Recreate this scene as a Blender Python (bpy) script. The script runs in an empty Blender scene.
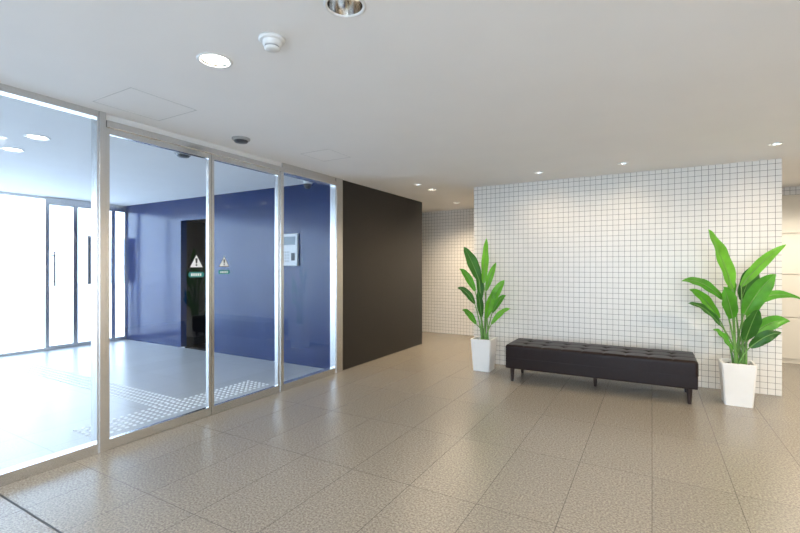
import bpy, bmesh, math, random
from mathutils import Vector, Matrix
random.seed(4)
S=bpy.context.scene
S.view_settings.view_transform='Standard'
S.view_settings.look='None'
S.view_settings.exposure=0.6
COL=S.collection

# ---------------- materials ----------------
def newmat(n):
    m=bpy.data.materials.new(n); m.use_nodes=True
    nt=m.node_tree; b=nt.nodes['Principled BSDF']
    return m,nt,b
def plain(n,c,r=0.5,metal=0.0,coat=0.0,emit=None,es=0,var=0.0,vs=20.0,spec=None):
    m,nt,b=newmat(n)
    b.inputs['Base Color'].default_value=(*c,1)
    b.inputs['Roughness'].default_value=r
    b.inputs['Metallic'].default_value=metal
    b.inputs['Coat Weight'].default_value=coat
    if spec is not None: b.inputs['Specular IOR Level'].default_value=spec
    if emit:
        b.inputs['Emission Color'].default_value=(*emit,1); b.inputs['Emission Strength'].default_value=es
    if var>0:
        tc=nt.nodes.new('ShaderNodeTexCoord'); no=nt.nodes.new('ShaderNodeTexNoise')
        no.inputs['Scale'].default_value=vs; no.inputs['Detail'].default_value=4
        nt.links.new(tc.outputs['Object'],no.inputs['Vector'])
        r_=nt.nodes.new('ShaderNodeValToRGB')
        r_.color_ramp.elements[0].position=.3; r_.color_ramp.elements[1].position=.7
        r_.color_ramp.elements[0].color=(*[x*(1-var) for x in c],1)
        r_.color_ramp.elements[1].color=(*[min(1,x*(1+var)) for x in c],1)
        nt.links.new(no.outputs['Fac'],r_.inputs['Fac'])
        nt.links.new(r_.outputs['Color'],b.inputs['Base Color'])
    return m
def tile_mat(n,swz,w,h,mortar,c1,c2,cm,rough,speck=0.0,bump=0.15,off=(0,0),grain=0.0):
    m,nt,b=newmat(n); N=nt.nodes; L=nt.links
    tc=N.new('ShaderNodeTexCoord'); sp=N.new('ShaderNodeSeparateXYZ'); cb=N.new('ShaderNodeCombineXYZ')
    L.new(tc.outputs['Object'],sp.inputs[0])
    for i,a in enumerate(swz):
        ad=N.new('ShaderNodeMath'); ad.operation='ADD'; ad.inputs[1].default_value=off[i]+100*(w if i==0 else h)
        L.new(sp.outputs[a],ad.inputs[0]); L.new(ad.outputs[0],cb.inputs[i])
    br=N.new('ShaderNodeTexBrick'); br.offset=0; br.squash=1
    br.inputs['Scale'].default_value=1; br.inputs['Brick Width'].default_value=w; br.inputs['Row Height'].default_value=h
    br.inputs['Mortar Size'].default_value=mortar; br.inputs['Mortar Smooth'].default_value=0.1
    br.inputs['Color1'].default_value=(*c1,1); br.inputs['Color2'].default_value=(*c2,1); br.inputs['Mortar'].default_value=(*cm,1)
    L.new(cb.outputs[0],br.inputs['Vector'])
    out=br.outputs['Color']
    bp=N.new('ShaderNodeBump'); bp.inputs['Strength'].default_value=bump; bp.inputs['Distance'].default_value=0.003; bp.invert=True
    L.new(br.outputs['Fac'],bp.inputs['Height'])
    last=bp
    if speck>0:
        no=N.new('ShaderNodeTexNoise'); no.inputs['Scale'].default_value=85; no.inputs['Detail'].default_value=4; no.inputs['Roughness'].default_value=.75
        L.new(tc.outputs['Object'],no.inputs['Vector'])
        rp=N.new('ShaderNodeValToRGB'); rp.color_ramp.elements[0].position=.38; rp.color_ramp.elements[1].position=.62
        lo=1-speck; rp.color_ramp.elements[0].color=(lo,lo,lo,1); rp.color_ramp.elements[1].color=(1,1,1,1)
        L.new(no.outputs['Fac'],rp.inputs['Fac'])
        mx=N.new('ShaderNodeMix'); mx.data_type='RGBA'; mx.blend_type='MULTIPLY'; mx.inputs[0].default_value=1
        L.new(out,mx.inputs[6]); L.new(rp.outputs['Color'],mx.inputs[7]); out=mx.outputs[2]
        b2=N.new('ShaderNodeBump'); b2.inputs['Strength'].default_value=grain; b2.inputs['Distance'].default_value=.002
        L.new(no.outputs['Fac'],b2.inputs['Height']); L.new(bp.outputs[0],b2.inputs['Normal']); last=b2
    L.new(out,b.inputs['Base Color']); L.new(last.outputs[0],b.inputs['Normal'])
    b.inputs['Roughness'].default_value=rough
    return m
def glass_mat(n,tint):
    m=bpy.data.materials.new(n); m.use_nodes=True; nt=m.node_tree; N=nt.nodes; N.clear()
    o=N.new('ShaderNodeOutputMaterial'); mx=N.new('ShaderNodeMixShader'); t=N.new('ShaderNodeBsdfTransparent'); g=N.new('ShaderNodeBsdfGlossy')
    lw=N.new('ShaderNodeLayerWeight'); lw.inputs['Blend'].default_value=.5
    pw=N.new('ShaderNodeMath'); pw.operation='POWER'; pw.inputs[1].default_value=5
    ma=N.new('ShaderNodeMath'); ma.operation='MULTIPLY_ADD'; ma.inputs[1].default_value=.7; ma.inputs[2].default_value=.025
    nt.links.new(lw.outputs['Facing'],pw.inputs[0]); nt.links.new(pw.outputs[0],ma.inputs[0])
    t.inputs[0].default_value=(*tint,1); g.inputs['Roughness'].default_value=0.01; g.inputs['Color'].default_value=(.9,.95,1,1)
    nt.links.new(ma.outputs[0],mx.inputs[0]); nt.links.new(t.outputs[0],mx.inputs[1]); nt.links.new(g.outputs[0],mx.inputs[2]); nt.links.new(mx.outputs[0],o.inputs[0])
    return m
def leaf_mat(n,c):
    m,nt,b=newmat(n); N=nt.nodes; L=nt.links
    tc=N.new('ShaderNodeTexCoord'); no=N.new('ShaderNodeTexNoise'); no.inputs['Scale'].default_value=7; no.inputs['Detail'].default_value=3
    L.new(tc.outputs['Object'],no.inputs['Vector'])
    rp=N.new('ShaderNodeValToRGB'); rp.color_ramp.elements[0].position=.3; rp.color_ramp.elements[1].position=.75
    rp.color_ramp.elements[0].color=(*[x*.6 for x in c],1); rp.color_ramp.elements[1].color=(*[x*1.35 for x in c],1)
    L.new(no.outputs['Fac'],rp.inputs['Fac']); L.new(rp.outputs['Color'],b.inputs['Base Color'])
    b.inputs['Roughness'].default_value=.38
    tr=N.new('ShaderNodeBsdfTranslucent'); tr.inputs[0].default_value=(c[0]*1.8,c[1]*1.6,c[2],1)
    mx=N.new('ShaderNodeMixShader'); mx.inputs[0].default_value=.3
    L.new(b.outputs[0],mx.inputs[1]); L.new(tr.outputs[0],mx.inputs[2]); L.new(mx.outputs[0],N['Material Output'].inputs[0])
    return m

M_ceil=plain('ceiling_paint',(.86,.85,.84),.8,var=.01,vs=3)
M_white=plain('white_paint',(.80,.78,.74),.7,var=.015,vs=3)
M_floor=tile_mat('floor_stone_tile',(0,1),.42,.84,.0020,(.350,.316,.262),(.325,.295,.246),(.15,.135,.115),.26,speck=.55,bump=.3,off=(0,.21),grain=.4)
M_floor_lit=tile_mat('floor_stone_tile_lit',(0,1),.42,.84,.0022,(.50,.505,.51),(.46,.465,.47),(.28,.28,.28),.3,speck=.25,bump=.3,off=(0,.21),grain=.25)  # copy of the floor tile, bright vestibule light put into its paler colour
M_tile=tile_mat('white_mosaic_tile',(0,2),.062,.062,.0018,(.80,.78,.745),(.77,.755,.72),(.15,.14,.13),.25,bump=.4,off=(.03,0))
M_steel=plain('brushed_stainless',(.66,.66,.66),.25,1.0,var=.03,vs=60)
M_chrome=plain('chrome_reflector',(.85,.83,.80),.12,1.0)
M_dark=plain('dark_brown_panel',(.011,.010,.010),.33,var=.08,vs=4)
M_dayblue=plain('dark_panel_dayblue',(.001,.020,.105),.16,var=.05,vs=3,spec=.38)  # dark cladding with bluish daylight put into its base colour
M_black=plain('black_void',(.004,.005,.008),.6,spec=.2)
M_glass=glass_mat('clear_glass',(.93,.965,1.0))
M_pot=plain('white_ceramic',(.85,.84,.81),.3,var=.01)
M_soil=plain('potting_soil',(.05,.035,.022),.95,var=.4,vs=60)
M_leather=plain('dark_brown_leather',(.012,.0055,.0045),.38,var=.15,vs=40,spec=.24)
M_wood=plain('dark_wood',(.02,.009,.007),.4,var=.2,vs=30)
M_leafA=leaf_mat('leaf_green',(.07,.31,.02))
M_leafB=leaf_mat('leaf_green_bright',(.13,.44,.03))
M_leafC=leaf_mat('leaf_green_deep',(.03,.15,.02))
M_stem=plain('leaf_stem',(.15,.33,.07),.45,var=.1)
M_plas=plain('white_plastic',(.75,.75,.74),.4)
M_grey=plain('grey_plastic',(.35,.35,.35),.4)
M_darkp=plain('dark_plastic',(.03,.033,.04),.35)
M_screen=plain('intercom_screen',(.12,.17,.2),.1)
M_beige=plain('beige_panel',(.70,.65,.55),.45,var=.02,vs=5)
M_joint=plain('dark_joint',(.03,.03,.03),.6)
M_hatch=plain('hatch_trim',(.60,.60,.59),.5)
M_stud=plain('tactile_stud',(.85,.85,.83),.35)
M_stk=plain('sticker_white',(.9,.9,.88),.5)
M_stkd=plain('sticker_dark',(.05,.05,.05),.5)
M_teal=plain('sticker_teal',(.03,.25,.24),.5)
M_ground=plain('exterior_paving',(.75,.75,.75),.8,var=.05,vs=2)
M_lampW=plain('lamp_lit_warm',(1,1,1),.5,emit=(1,.86,.66),es=10)
M_lampC=plain('lamp_lit_cool',(1,1,1),.5,emit=(1,.95,.84),es=14)
M_lampO=plain('lamp_dim',(.8,.75,.65),.3,emit=(1,.9,.75),es=.8)

# ---------------- mesh helpers ----------------
def obj(name,bm,mat,parent=None,smooth=False):
    me=bpy.data.meshes.new(name)
    bmesh.ops.recalc_face_normals(bm,faces=bm.faces)
    bm.to_mesh(me); bm.free()
    for m in (mat if isinstance(mat,list) else [mat]): me.materials.append(m)
    if smooth:
        for p in me.polygons: p.use_smooth=True
    o=bpy.data.objects.new(name,me); COL.objects.link(o)
    if parent: o.parent=parent
    return o
def addbox(bm,x0,x1,y0,y1,z0,z1,bev=0,mi=0):
    r=bmesh.ops.create_cube(bm,size=1)
    vs=r['verts']
    for v in vs:
        v.co=Vector(((x0+x1)/2+v.co.x*(x1-x0),(y0+y1)/2+v.co.y*(y1-y0),(z0+z1)/2+v.co.z*(z1-z0)))
    fs=set(f for v in vs for f in v.link_faces)
    for f in fs: f.material_index=mi
    if bev>0:
        es=list(set(e for v in vs for e in v.link_edges))
        rr=bmesh.ops.bevel(bm,geom=es,offset=bev,segments=3,profile=.5,affect='EDGES')
        for f in rr['faces']: f.material_index=mi
def box(name,x0,x1,y0,y1,z0,z1,mat,parent=None,bev=0):
    bm=bmesh.new(); addbox(bm,x0,x1,y0,y1,z0,z1,bev); return obj(name,bm,mat,parent)
def boxes(name,lst,mat,parent=None,bev=0):
    bm=bmesh.new()
    for b in lst: addbox(bm,*b,bev)
    return obj(name,bm,mat,parent)
def empty(name,loc=(0,0,0)):
    e=bpy.data.objects.new(name,None); e.location=loc; e.empty_display_size=.1; COL.objects.link(e); return e
def lathe(name,prof,cx,cy,mat,parent=None,seg=40,smooth=True,sx=1,sy=1):
    bm=bmesh.new(); rings=[]
    for r,z in prof:
        if r<1e-5: rings.append([bm.verts.new((cx,cy,z))])
        else: rings.append([bm.verts.new((cx+sx*r*math.cos(2*math.pi*i/seg),cy+sy*r*math.sin(2*math.pi*i/seg),z)) for i in range(seg)])
    for a,b in zip(rings,rings[1:]):
        for i in range(seg):
            j=(i+1)%seg
            if len(a)==1 and len(b)>1: bm.faces.new((a[0],b[i],b[j]))
            elif len(b)==1 and len(a)>1: bm.faces.new((a[i],b[0],a[j]))
            elif len(a)>1: bm.faces.new((a[i],b[i],b[j],a[j]))
    return obj(name,bm,mat,parent,smooth)

H=2.4; XG=-3.38; XF=-8.2; YB=4.40; YE=6.64; YR=7.9; XR=3.0; YS=-2.5; YT=5.76
# ---------------- shell ----------------
box('floor',XG,XR,YS,YR,-.05,0,M_floor)
boxes('floor_vestibule',[(XF,XG,YS,YB,-.05,0)],M_floor_lit)
box('floor_corridor',-6.0,XG,YE,YR,-.05,0,M_floor)
box('ground_exterior',-40,20,-30,25,-.12,-.055,M_ground)
ceil=box('ceiling',XF-.1,XR+.1,YS-.1,YR+.1,H,H+.25,M_ceil)
# walls
box('wall_rear',-6.1,XR+.1,YR,YR+.1,0,H,M_tile)
WY=-.6
boxes('wall_right',[(XR,XR+.1,WY,YR,0,H),(XR,XR+.1,YS,-2.2,0,H),(XR,XR+.1,-2.2,WY,2.25,H)],M_white)
boxes('wall_front',[(XF-.1,-2.4,YS-.1,YS,0,H),(2.4,XR+.1,YS-.1,YS,0,H),(-2.4,2.4,YS-.1,YS,2.25,H)],M_white)
box('wall_corridor_end',-6.1,-6.0,YE,YR,0,H,M_white)
box('wall_tiled_partition',-2.13,1.137,YT,YT+.18,0,H,M_tile)
# dark volume: lobby side face + corridor side face
boxes('wall_dark_clad',[(XG-.1,XG,YB+.0,YE,0,H),(-6.1,XG-.1,YE-.1,YE,0,H)],M_dark)
dx0,dx1,dz=-6.62,-5.87,2.05
boxes('wall_dayblue_clad',[(XF,dx0,YB,YB+.1,0,H),(dx1,XG-.1,YB,YB+.1,0,H),(dx0,dx1,YB,YB+.1,dz,H)],M_dayblue)
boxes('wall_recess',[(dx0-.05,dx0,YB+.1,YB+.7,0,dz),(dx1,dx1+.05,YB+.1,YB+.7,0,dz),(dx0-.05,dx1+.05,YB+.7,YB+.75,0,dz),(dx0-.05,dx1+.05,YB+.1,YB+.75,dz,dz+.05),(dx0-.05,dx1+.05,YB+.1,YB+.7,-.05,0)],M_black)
# recess door
d=empty('door_3')
box('door_leaf',dx0+.02,dx1-.02,YB+.60,YB+.65,.01,dz-.02,M_black,d)
box('door_handle',dx1-.14,dx1-.11,YB+.54,YB+.57,.9,1.25,M_steel,d)
boxes('handle_mounts',[(dx1-.135,dx1-.115,YB+.57,YB+.60,.95,.97),(dx1-.135,dx1-.115,YB+.57,YB+.60,1.18,1.20)],M_steel,d)

# ---------------- glass partition ----------------
t0,t1=XG-.06,XG+.02
def frame_window(name,y0,y1,bot=.07,top=.045,st=.035,z1=H,xa=t0,xb=t1,axis='x'):
    e=empty(name)
    boxes('frame',[(xa,xb,y0,y1,0,bot),(xa,xb,y0,y1,z1-top,z1),(xa,xb,y0,y0+st,bot,z1-top),(xa,xb,y1-st,y1,bot,z1-top)],M_steel,e,)
    xm=(xa+xb)/2
    box('glass_pane',xm-.005,xm+.005,y0+st-.003,y1-st+.003,bot-.003,z1-top+.003,M_glass,e)
    return e
frame_window('window_1',-1.0,1.617,st=.012)
frame_window('window_2',YS,-1.0,st=.03)
frame_window('window_3',3.385,4.275,st=.012,bot=.07,top=.05)
# posts
box('trim_1',XG-.06,XG+.03,1.617,1.66,0,H,M_steel,bev=.003)
box('trim_2',XG-.07,XG+.03,4.275,YB,0,H,M_steel,bev=.003)
boxes('trim_3',[(XG-.09,XG+.03,1.665,4.275,2.30,2.35)],M_steel,bev=.003)   # door header
boxes('trim_4',[(XG-.07,XG+.0,1.665,4.275,2.35,H)],M_plas)
box('trim_5',XG-.06,XG+.03,3.345,3.385,0,2.30,M_steel,bev=.003)
box('trim_6',XG-.02,XG+.015,1.665,3.335,0,.006,M_steel)
def slide(name,y0,y1,xc,lead):
    e=empty(name); st=.026
    boxes('frame',[(xc-.018,xc+.018,y0,y1,.008,.075),(xc-.018,xc+.018,y0,y1,2.255,2.30),(xc-.018,xc+.018,y0,y0+st,.075,2.255),(xc-.018,xc+.018,y1-st,y1,.075,2.255)],M_steel,e)
    box('glass_pane',xc-.005,xc+.005,y0+st-.003,y1-st+.003,.072,2.258,M_glass,e)
slide('door_1',1.662,2.522,XG,1)
slide('door_2',2.526,3.343,XG,0)

# stickers
def sticker(y,z,s):
    e=empty('warning_sticker')
    x=XG+.0065
    bm=bmesh.new()
    def poly(pts,mi,xx):
        vs=[bm.verts.new((xx,y+a,z+b)) for a,b in pts]; f=bm.faces.new(vs); f.material_index=mi
    poly([(-.06*s,-.045*s),(.06*s,-.045*s),(0,.06*s)],1,x)
    poly([(-.052*s,-.040*s),(.052*s,-.040*s),(0,.051*s)],0,x+.0006)
    poly([(-.010*s,.026*s),(-.006*s,-.012*s),(.006*s,-.012*s),(.010*s,.026*s)],1,x+.0012)
    poly([(-.007*s,-.018*s),(-.007*s,-.030*s),(.007*s,-.030*s),(.007*s,-.018*s)],1,x+.0012)
    obj('triangle',bm,[M_stk,M_stkd],e)
    bm=bmesh.new()
    def rect(a0,a1,b0,b1,mi,xx):
        vs=[bm.verts.new((xx,y+a,z+b)) for a,b in ((a0,b0),(a1,b0),(a1,b1),(a0,b1))]; f=bm.faces.new(vs); f.material_index=mi
    pts=[]
    for i in range(24):
        a=2*math.pi*i/24; cxx=.045*s if math.cos(a)>=0 else -.045*s
        pts.append((cxx+.02*s*math.cos(a),-.095*s+.02*s*math.sin(a)))
    vs=[bm.verts.new((x,y+a,z+b)) for a,b in pts]; f=bm.faces.new(vs); f.material_index=0
    for k in range(5):
        rect((-.044+.018*k)*s,(-.032+.018*k)*s,-.105*s,-.085*s,1,x+.0006)
    obj('label',bm,[M_teal,M_stk],e)
sticker(2.385,1.35,1.15); sticker(2.665,1.35,.95)

# ---------------- facade (entrance) ----------------
ys=[YS,-.9,.6,1.9,3.20]
n=4
for a,b in zip(ys,ys[1:]):
    frame_window('window_%d'%n,a,b,xa=XF-.05,xb=XF,bot=.04,top=.04,st=.018); n+=1
e=empty('door_4')
boxes('frame',[(XF-.05,XF,3.20,3.60,.0,.06),(XF-.05,XF,3.20,3.60,2.28,2.34),(XF-.05,XF,3.20,3.235,.06,2.28),(XF-.05,XF,3.565,3.60,.06,2.28),(XF-.05,XF,3.2,4.4,2.34,H)],M_steel,e)
box('glass_leaf',XF-.04,XF-.02,3.235,3.565,.06,2.28,M_glass,e)
boxes('pull_handle',[(XF+.05,XF+.075,3.265,3.29,1.0,1.55),(XF,XF+.055,3.24,3.285,1.06,1.08),(XF,XF+.055,3.24,3.285,1.47,1.49)],M_steel,e)
frame_window('window_%d'%n,3.60,4.18,xa=XF-.05,xb=XF,bot=.06,top=.06,st=.03,z1=2.34); n+=1
frame_window('window_%d'%n,4.18,4.40,xa=XF-.05,xb=XF,bot=.06,top=.06,st=.03,z1=2.34)
# outside sign post board
e=empty('notice_board')
box('board',XF-.40,XF-.36,3.95,4.2,1.0,1.85,M_darkp,e)
box('post',XF-.41,XF-.40,4.04,4.1,-.055,1.85,M_steel,e)
# unseen window behind the camera, added to bring in daylight
e=empty('window_10')
boxes('frame',[(-2.4,2.4,YS-.07,YS-.02,0,.06),(-2.4,2.4,YS-.07,YS-.02,2.19,2.25)]+[(x-.025,x+.025,YS-.07,YS-.02,.06,2.19) for x in (-2.375,-1.2,0,1.2,2.375)],M_steel,e)
box('glass_pane',-2.36,2.36,YS-.05,YS-.04,.05,2.2,M_glass,e)
e=empty('window_11')  # unseen right-wall window, added so daylight lifts the ceiling
boxes('frame',[(XR+.02,XR+.07,-2.2,WY,0,.06),(XR+.02,XR+.07,-2.2,WY,2.19,2.25)]+[(XR+.02,XR+.07,y-.025,y+.025,.06,2.19) for y in (-2.175,-1.4,WY-.025)],M_steel,e)
box('glass_pane',XR+.04,XR+.05,-2.16,WY-.04,.05,2.2,M_glass,e)

# floor joint strip
box('trim_7',XG+.02,-1.6,1.037,1.047,-.002,.0012,M_joint)

# ---------------- beige locker bank on rear right ----------------
e=empty('delivery_locker')
X0,X1=.9,2.9; YL=YR-.003
box('carcass',X0,X1,YL-.10,YL,0,2.28,M_beige,e)
doors=[]
zs=[.06,.62,1.20,1.76,2.26]
xs=[X0+.0+ .5*i for i in range(5)]
for i in range(4):
    for j in range(4):
        doors.append((xs[i]+.006,xs[i+1]-.006,YL-.118,YL-.10,zs[j]+.006,zs[j+1]-.006))
boxes('locker_doors',doors,M_beige,e,bev=.002)
boxes('locker_knobs',[(d_[1]-.05,d_[1]-.03,YL-.135,YL-.118,(d_[4]+d_[5])/2-.03,(d_[4]+d_[5])/2+.03) for d_ in doors],M_steel,e)

# ---------------- ceiling fixtures ----------------
holes=[]
def downlight(x,y,r,lamp,power=0,color=(1,.85,.66),ang=140,depth=.07,aim=None):
    holes.append((x,y,r*.93,depth+.05))
    e=empty('downlight')
    lathe('trim_ring',[(r*.86,H+.001),(r*.88,H-.004),(r*.98,H-.006),(r*1.05,H-.002),(r*1.05,H+.0005)],x,y,M_plas,e)
    lathe('reflector',[(r*.88,H-.003),(r*.84,H+depth*.5),(r*.70,H+depth)],x,y,M_chrome,e)
    lathe('lamp',[(r*.80,H+depth-.004),(r*.4,H+depth-.008),(0,H+depth-.010)],x,y,lamp,e)
    if power>0:
        l=bpy.data.lights.new('downlight_lamp','SPOT'); l.energy=power; l.color=color; l.spot_size=math.radians(ang); l.spot_blend=1.0; l.shadow_soft_size=.05
        o=bpy.data.objects.new('downlight_lamp',l); COL.objects.link(o); o.location=(x,y,H-.02); o.parent=e
        if aim: 
            dv=Vector(aim)-Vector(o.location); o.rotation_euler=dv.to_track_quat('-Z','Y').to_euler()
WARM=(1,.80,.56); NEU=(1,.91,.79)
downlight(-2.006,1.527,.085,M_lampC,60,NEU,160,depth=.012)
downlight(-1.112,1.475,.085,M_lampO,0)
downlight(-2.70,5.61,.060,M_lampW,60,WARM,140,depth=.015)
downlight(-2.70,5.18,.055,M_lampO,30,WARM,140,depth=.03)
downlight(-1.139,5.22,.055,M_lampO,13,WARM,170,depth=.03)
downlight(-.266,5.20,.055,M_lampO,13,WARM,170,depth=.03)
downlight(.95,5.05,.055,M_lampO,20,WARM,170,depth=.03)  # added downlight, washes the right end of the tiled wall
downlight(-2.9,7.0,.055,M_lampW,110,WARM,150)
downlight(-1.2,7.0,.055,M_lampW,60,WARM,150)
downlight(1.6,6.9,.055,M_lampW,110,NEU,150)
for (x,y,p) in [(1.3,3.2,100),(2.3,4.6,80),(1.5,1.5,65),(0.2,-.8,70),(2.0,-.8,65),(-1.8,-1.2,75)]:  # out-of-view downlights, added to brighten the lobby
    downlight(x,y,.075,M_lampC,p,WARM,165)
# vestibule
downlight(-4.50,1.69,.085,M_lampC,20,NEU,150,depth=.012)
downlight(-5.17,1.75,.085,M_lampC,15,NEU,150,depth=.012)
downlight(-6.4,1.75,.075,M_lampC,15,NEU,150)
# cut holes
bm=bmesh.new()
for (x,y,r,dp) in holes:
    bmesh.ops.create_cone(bm,cap_ends=True,segments=40,radius1=r,radius2=r,depth=dp+.1,matrix=Matrix.Translation((x,y,H+dp-(dp+.1)/2)))
cut=obj('cutter',bm,M_ceil)
md=ceil.modifiers.new('b','BOOLEAN'); md.operation='DIFFERENCE'; md.object=cut; md.solver='EXACT'
bpy.context.view_layer.update()
dg=bpy.context.evaluated_depsgraph_get()
nm=bpy.data.meshes.new_from_object(ceil.evaluated_get(dg)); ceil.modifiers.clear(); ceil.data=nm
bpy.data.objects.remove(cut)
# smoke detector
e=empty('smoke_detector')
lathe('base',[(0,H),(.060,H),(.062,H-.010),(.056,H-.016),(0,H-.016)],-1.576,1.516,M_plas,e)
lathe('sensor_head',[(.044,H-.016),(.043,H-.034),(.034,H-.038)],-1.576,1.516,M_plas,e)
lathe('vent_ring',[(.033,H-.036),(.031,H-.046)],-1.576,1.516,M_grey,e)
lathe('cap',[(.036,H-.046),(.036,H-.050),(.028,H-.056),(0,H-.058)],-1.576,1.516,M_plas,e)
# door sensors
def dsens(x,y):
    e=empty('door_sensor')
    lathe('housing',[(0,H),(.075,H),(.075,H-.010),(.066,H-.020),(0,H-.022)],x,y,M_grey,e,sy=1.0)
    lathe('lens',[(.058,H-.0205),(.052,H-.034),(0,H-.04)],x,y,M_darkp,e)
dsens(-3.035,2.568); dsens(-3.92,2.63)
# hatches
def hatch(x0,x1,y0,y1):
    t=.005
    boxes('ceiling_hatch',[(x0,x1,y0,y0+t,H-.0015,H+.001),(x0,x1,y1-t,y1,H-.0015,H+.001),(x0,x0+t,y0,y1,H-.0015,H+.001),(x1-t,x1,y0,y1,H-.0015,H+.001)],M_hatch)
hatch(-3.2,-2.75,1.5,1.95); hatch(-2.95,-2.6,3.2,3.55)
# dome camera
e=empty('security_camera')
lathe('mount',[(0,H),(.06,H),(.06,H-.03),(.05,H-.04),(0,H-.04)],-3.81,4.27,M_plas,e)
lathe('dome',[(.048,H-.04),(.048,H-.06),(.038,H-.085),(.02,H-.098),(0,H-.102)],-3.81,4.27,M_darkp,e)

# intercom
e=empty('intercom_panel')
ix0,ix1,iz0,iz1=-4.40,-4.08,1.32,1.75
box('housing',ix0,ix1,YB-.035,YB,iz0,iz1,M_plas,e,bev=.008)
box('screen',ix0+.03,ix1-.03,YB-.038,YB-.034,iz1-.15,iz1-.04,M_screen,e)
boxes('keypad',[(ix0+.06+.045*i,ix0+.09+.045*i,YB-.042,YB-.034,iz0+.05+.04*j,iz0+.075+.04*j) for i in range(3) for j in range(4)],M_hatch,e,bev=.002)
box('card_reader',ix1-.10,ix1-.04,YB-.04,YB-.034,iz0+.07,iz0+.17,M_darkp,e)

# tactile studs
bm=bmesh.new()
def stud(x,y):
    bmesh.ops.create_cone(bm,cap_ends=True,segments=10,radius1=.017,radius2=.012,depth=.006,matrix=Matrix.Translation((x,y,.003)))
for i in range(66):
    for j in range(5): stud(-7.95+i*.06-.0, 2.42+j*.06)
for i in range(6):
    for j in range(30): stud(-4.0+i*.06+.0, 1.75+j*.06)
obj('tactile_paving',bm,M_stud)

# ---------------- bench ----------------
e=empty('tufted_bench')
bx0,bx1,by0,by1=-1.46,.38,4.95,5.52
zt,zb,zl=.42,.275,.15
bm=bmesh.new()
r=.03; prof=[]
for k in range(7): prof.append((by0,zb+(zt-r-zb)*k/6,-1,0))
for k in range(1,7):
    a=math.pi/2*k/6; prof.append((by0+r-r*math.cos(a),zt-r+r*math.sin(a),-math.cos(a),math.sin(a)))
ny=40
for k in range(1,ny): prof.append((by0+r+(by1-by0-2*r)*k/ny,zt,0,1))
for k in range(0,7):
    a=math.pi/2*(1-k/6); prof.append((by1-r+r*math.cos(a),zt-r+r*math.sin(a),math.cos(a),math.sin(a)))
for k in range(1,7): prof.append((by1,zt-r-(zt-r-zb)*k/6,1,0))
ncol,nrow=9,3
LX=bx1-bx0; LY=by1-by0
nx=198; rings=[]
for i in range(nx+1):
    x=bx0+LX*i/nx
    de=min(x-bx0,bx1-x); ins=0 if de>=r else r-math.sqrt(max(0,r*r-(r-de)**2))
    u=(x-bx0)/LX*ncol
    sx=abs(u-round(u))/ncol*LX if 0<round(u)<ncol else 1
    ring=[]
    for (y,z,nyv,nz) in prof:
        v=(y-by0)/LY*nrow
        sy=abs(v-round(v))/nrow*LY if (0<round(v)<nrow) else 1
        dsp=(.001+.005*max(0,nz))*math.exp(-sx/.010)
        if nz>.6:
            dsp+=.007*math.exp(-sy/.010)
            if sx<.5 and sy<.5: dsp+=.016*math.exp(-(sx*sx+sy*sy)/(2*.022**2))
        y2=y-nyv*(dsp+ins*.9); z2=z-nz*(dsp+ins*.9)
        ring.append(bm.verts.new((x,y2,z2)))
    rings.append(ring)
for a,b in zip(rings,rings[1:]):
    for k in range(len(prof)-1): bm.faces.new((a[k],b[k],b[k+1],a[k+1]))
bm.faces.new(rings[0]); bm.faces.new(list(reversed(rings[-1])))
obj('tufted_cushion',bm,M_leather,e,True)
bm=bmesh.new()
for i in range(1,ncol):
    for j in range(1,nrow):
        bmesh.ops.create_uvsphere(bm,u_segments=10,v_segments=6,radius=.009,matrix=Matrix.Translation((bx0+LX*i/ncol,by0+LY*j/nrow,zt-.030))@Matrix.Diagonal((1,1,.6,1)))
obj('buttons',bm,M_leather,e,True)
box('seat_base',bx0+.004,bx1-.004,by0+.004,by1-.004,zl,zb+.004,M_leather,e,bev=.012)
bm=bmesh.new()
for x in (bx0+.07,bx1-.07):
    for y in (by0+.06,by1-.06):
        bmesh.ops.create_cone(bm,cap_ends=True,segments=20,radius1=.016,radius2=.026,depth=zl+.005,matrix=Matrix.Translation((x,y,(zl+.005)/2)))
bmesh.ops.create_cone(bm,cap_ends=True,segments=20,radius1=.016,radius2=.026,depth=zl+.005,matrix=Matrix.Translation(((bx0+bx1)/2,(by0+by1)/2,(zl+.005)/2)))
obj('legs',bm,M_wood,e)

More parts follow.
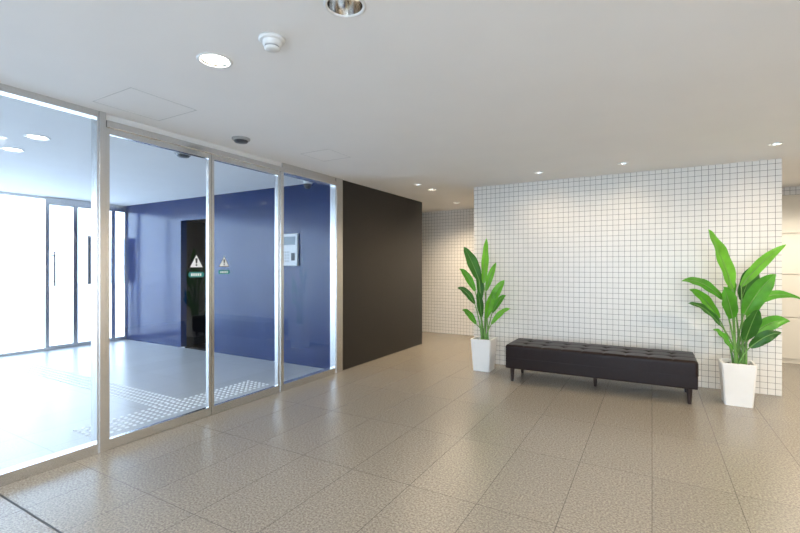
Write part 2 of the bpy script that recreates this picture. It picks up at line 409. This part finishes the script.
# ---------------- plants ----------------
R=Vector((.8673,.4979,0)); F=Vector((-.4979,.8673,0)); UP=Vector((0,0,1))
def bez(a,c,b,t): return a*(1-t)**2+c*2*t*(1-t)+b*t*t
def plant(px,py,leaves,ph=.40,wt=.14,wb=.112):
    e=empty('potted_bird_of_paradise')
    P=Vector((px,py,0))
    # pot: tapered square with rim and hollow
    bm=bmesh.new()
    def ringsq(w,z,c=.012):
        pts=[(w-c,-w),(w,-w+c),(w,w-c),(w-c,w),(-w+c,w),(-w,w-c),(-w,-w+c),(-w+c,-w)]
        return [bm.verts.new((px+a,py+b,z)) for a,b in pts]
    rs=[ringsq(wb,0),ringsq(wb+(wt-wb)*.5,ph*.5),ringsq(wt,ph-.004),ringsq(wt-.003,ph),ringsq(wt-.018,ph),ringsq(wt-.022,ph-.05)]
    for a,b in zip(rs,rs[1:]):
        for i in range(8): bm.faces.new((a[i],a[(i+1)%8],b[(i+1)%8],b[i]))
    bm.faces.new(rs[0])
    obj('pot',bm,M_pot,e)
    bm=bmesh.new()
    bmesh.ops.create_grid(bm,x_segments=14,y_segments=14,size=wt-.022,matrix=Matrix.Translation((px,py,ph-.04)))
    for v in bm.verts: v.co.z+=random.uniform(-.004,.010)
    obj('soil',bm,M_soil,e,True)
    bl=bmesh.new(); stm=bmesh.new()
    for k,(br,bt,bz,tr,tt,tz,w,arch) in enumerate(leaves):
        st=P+R*random.uniform(-.05,.05)+F*random.uniform(-.05,.05)+UP*(ph-.05)
        B=P+R*br+F*bt+UP*bz; T=P+R*tr+F*tt+UP*tz
        C=(B+T)/2+UP*arch+ (B-st).normalized()*.04
        # petiole
        c1=Vector((st.x*.75+B.x*.25,st.y*.75+B.y*.25,(st.z*.4+B.z*.6)))
        prev=None; n=12
        for i in range(n+1):
            t=i/n; p=bez(st,c1,B,t); tg=(bez(st,c1,B,min(1,t+.02))-bez(st,c1,B,max(0,t-.02))).normalized()
            a=tg.cross(Vector((.3,.9,.1))).normalized(); b=tg.cross(a); rad=.011*(1-t)+.005*t
            ring=[stm.verts.new(p+a*rad*math.cos(q*math.pi/3)+b*rad*math.sin(q*math.pi/3)) for q in range(6)]
            if prev:
                for q in range(6): stm.faces.new((prev[q],prev[(q+1)%6],ring[(q+1)%6],ring[q]))
            prev=ring
        # blade
        nref=(-F*1.0+UP*.5+R*random.uniform(-.3,.3)).normalized()
        n=18; m=4; rows=[]; ph0=random.uniform(0,6); mi=random.choice([0,0,1,1,2])
        tw=random.uniform(-.25,.25)
        if k==0: mi=1
        for i in range(n+1):
            t=i/n; p=bez(B,C,T,t); tg=(bez(B,C,T,min(1,t+.02))-bez(B,C,T,max(0,t-.02))).normalized()
            s=tg.cross(nref).normalized(); nn=s.cross(tg).normalized()
            ang=tw*t; s,nn=(s*math.cos(ang)+nn*math.sin(ang)),(nn*math.cos(ang)-s*math.sin(ang))
            hw=w/2*(math.sin(math.pi*min(1,(t*.97+.03))**.78)**.75 if t<1 else 0)
            hw=max(hw,.0015)
            row=[]
            for j in range(-m,m+1):
                q=j/m
                off=nn*(abs(q)**1.1*hw*.28+ .006*math.sin(t*17+ph0+(2 if j>0 else 0))*abs(q)-.12*hw*q*q*q*q)
                row.append(bl.verts.new(p+s*(q*hw)+off))
            rows.append(row)
        for a,b in zip(rows,rows[1:]):
            for j in range(2*m):
                f=bl.faces.new((a[j],a[j+1],b[j+1],b[j])); f.material_index=mi
        # midrib
        prev=None
        for i in range(n+1):
            t=i/n; p=bez(B,C,T,t); tg=(bez(B,C,T,min(1,t+.02))-bez(B,C,T,max(0,t-.02))).normalized()
            a=tg.cross(Vector((.3,.9,.1))).normalized(); b=tg.cross(a); rad=.005*(1-t)+.0008
            ring=[stm.verts.new(p+a*rad*math.cos(q*math.pi/2)+b*rad*math.sin(q*math.pi/2)) for q in range(4)]
            if prev:
                for q in range(4): stm.faces.new((prev[q],prev[(q+1)%4],ring[(q+1)%4],ring[q]))
            prev=ring
    obj('leaves',bl,[M_leafA,M_leafB,M_leafC],e,True)
    obj('stems',stm,M_stem,e,True)
right=[(-.04,.0,1.10,-.31,-.05,1.66,.22,.03),(.08,.05,1.12,.47,.0,1.52,.10,.04),(.10,.0,.92,.57,-.05,1.00,.09,.12),
(.02,-.06,.86,.27,-.12,1.24,.17,.05),(-.14,.0,1.00,-.53,.0,1.17,.10,.09),(-.15,.0,.74,-.50,-.05,.96,.08,.08),
(.10,-.05,.66,.40,-.12,.80,.13,.07),(.0,-.10,.62,.04,-.20,.92,.15,.03),(.10,.08,.98,.28,.10,1.32,.17,.04),
(-.08,-.05,.82,-.22,-.12,1.12,.15,.04),(.06,-.08,.55,.27,-.18,.70,.11,.04),(-.09,-.06,.52,-.30,-.1,.72,.08,.06),
(.04,.1,1.0,.02,.16,1.30,.12,.03),(-.1,.1,.8,-.36,.15,1.08,.1,.08),(.16,.08,.8,.45,.12,1.12,.10,.05)]
left=[(.0,.0,1.10,.03,-.02,1.68,.10,.02),(-.06,0,1.14,-.26,-.02,1.56,.15,.03),(-.11,.02,1.0,-.31,.0,1.28,.09,.06),
(-.12,-.02,.84,-.34,-.05,1.04,.09,.06),(.07,-.03,.82,.25,-.06,1.14,.11,.03),(.10,.0,.58,.33,-.05,.78,.07,.06),
(.04,.05,1.0,.17,.06,1.36,.08,.03),(-.10,.0,.58,-.28,-.05,.76,.08,.06),(.02,-.07,.66,.11,-.12,1.02,.10,.03),
(-.04,-.06,.68,-.10,-.12,1.02,.09,.03),(.12,.05,.72,.30,.08,.94,.08,.05),(-.02,.06,.9,-.06,.1,1.3,.10,.02)]
plant(.705,5.25,right,wt=.135,wb=.108)
plant(-1.855,5.37,left,wt=.132,wb=.106)

# ---------------- world & portals ----------------
w=bpy.data.worlds.new('sky'); S.world=w; w.use_nodes=True
bg=w.node_tree.nodes['Background']; bg.inputs[0].default_value=(.76,.88,1,1); bg.inputs[1].default_value=4.9
def portal(name,loc,rot,sx,sy):
    l=bpy.data.lights.new(name,'AREA'); l.shape='RECTANGLE'; l.size=sx; l.size_y=sy; l.cycles.is_portal=True
    o=bpy.data.objects.new(name,l); COL.objects.link(o); o.location=loc; o.rotation_euler=rot
portal('sky_portal',(XF-.08,(YS+YB)/2,H/2),(0,math.radians(-90),0),H,YB-YS)
portal('sky_portal.001',(0,YS-.12,1.12),(math.radians(90),0,0),4.8,2.25)
portal('sky_portal.002',(XR+.12,(WY-2.2)/2,1.12),(0,math.radians(90),0),2.25,2.2+WY)

cam=bpy.data.cameras.new('camera'); co=bpy.data.objects.new('camera',cam); COL.objects.link(co)
co.location=(0,0,1.31); co.rotation_euler=(math.radians(90),0,math.radians(29.86))
cam.sensor_width=36; cam.lens=439/800*36; cam.clip_start=.05
S.camera=co
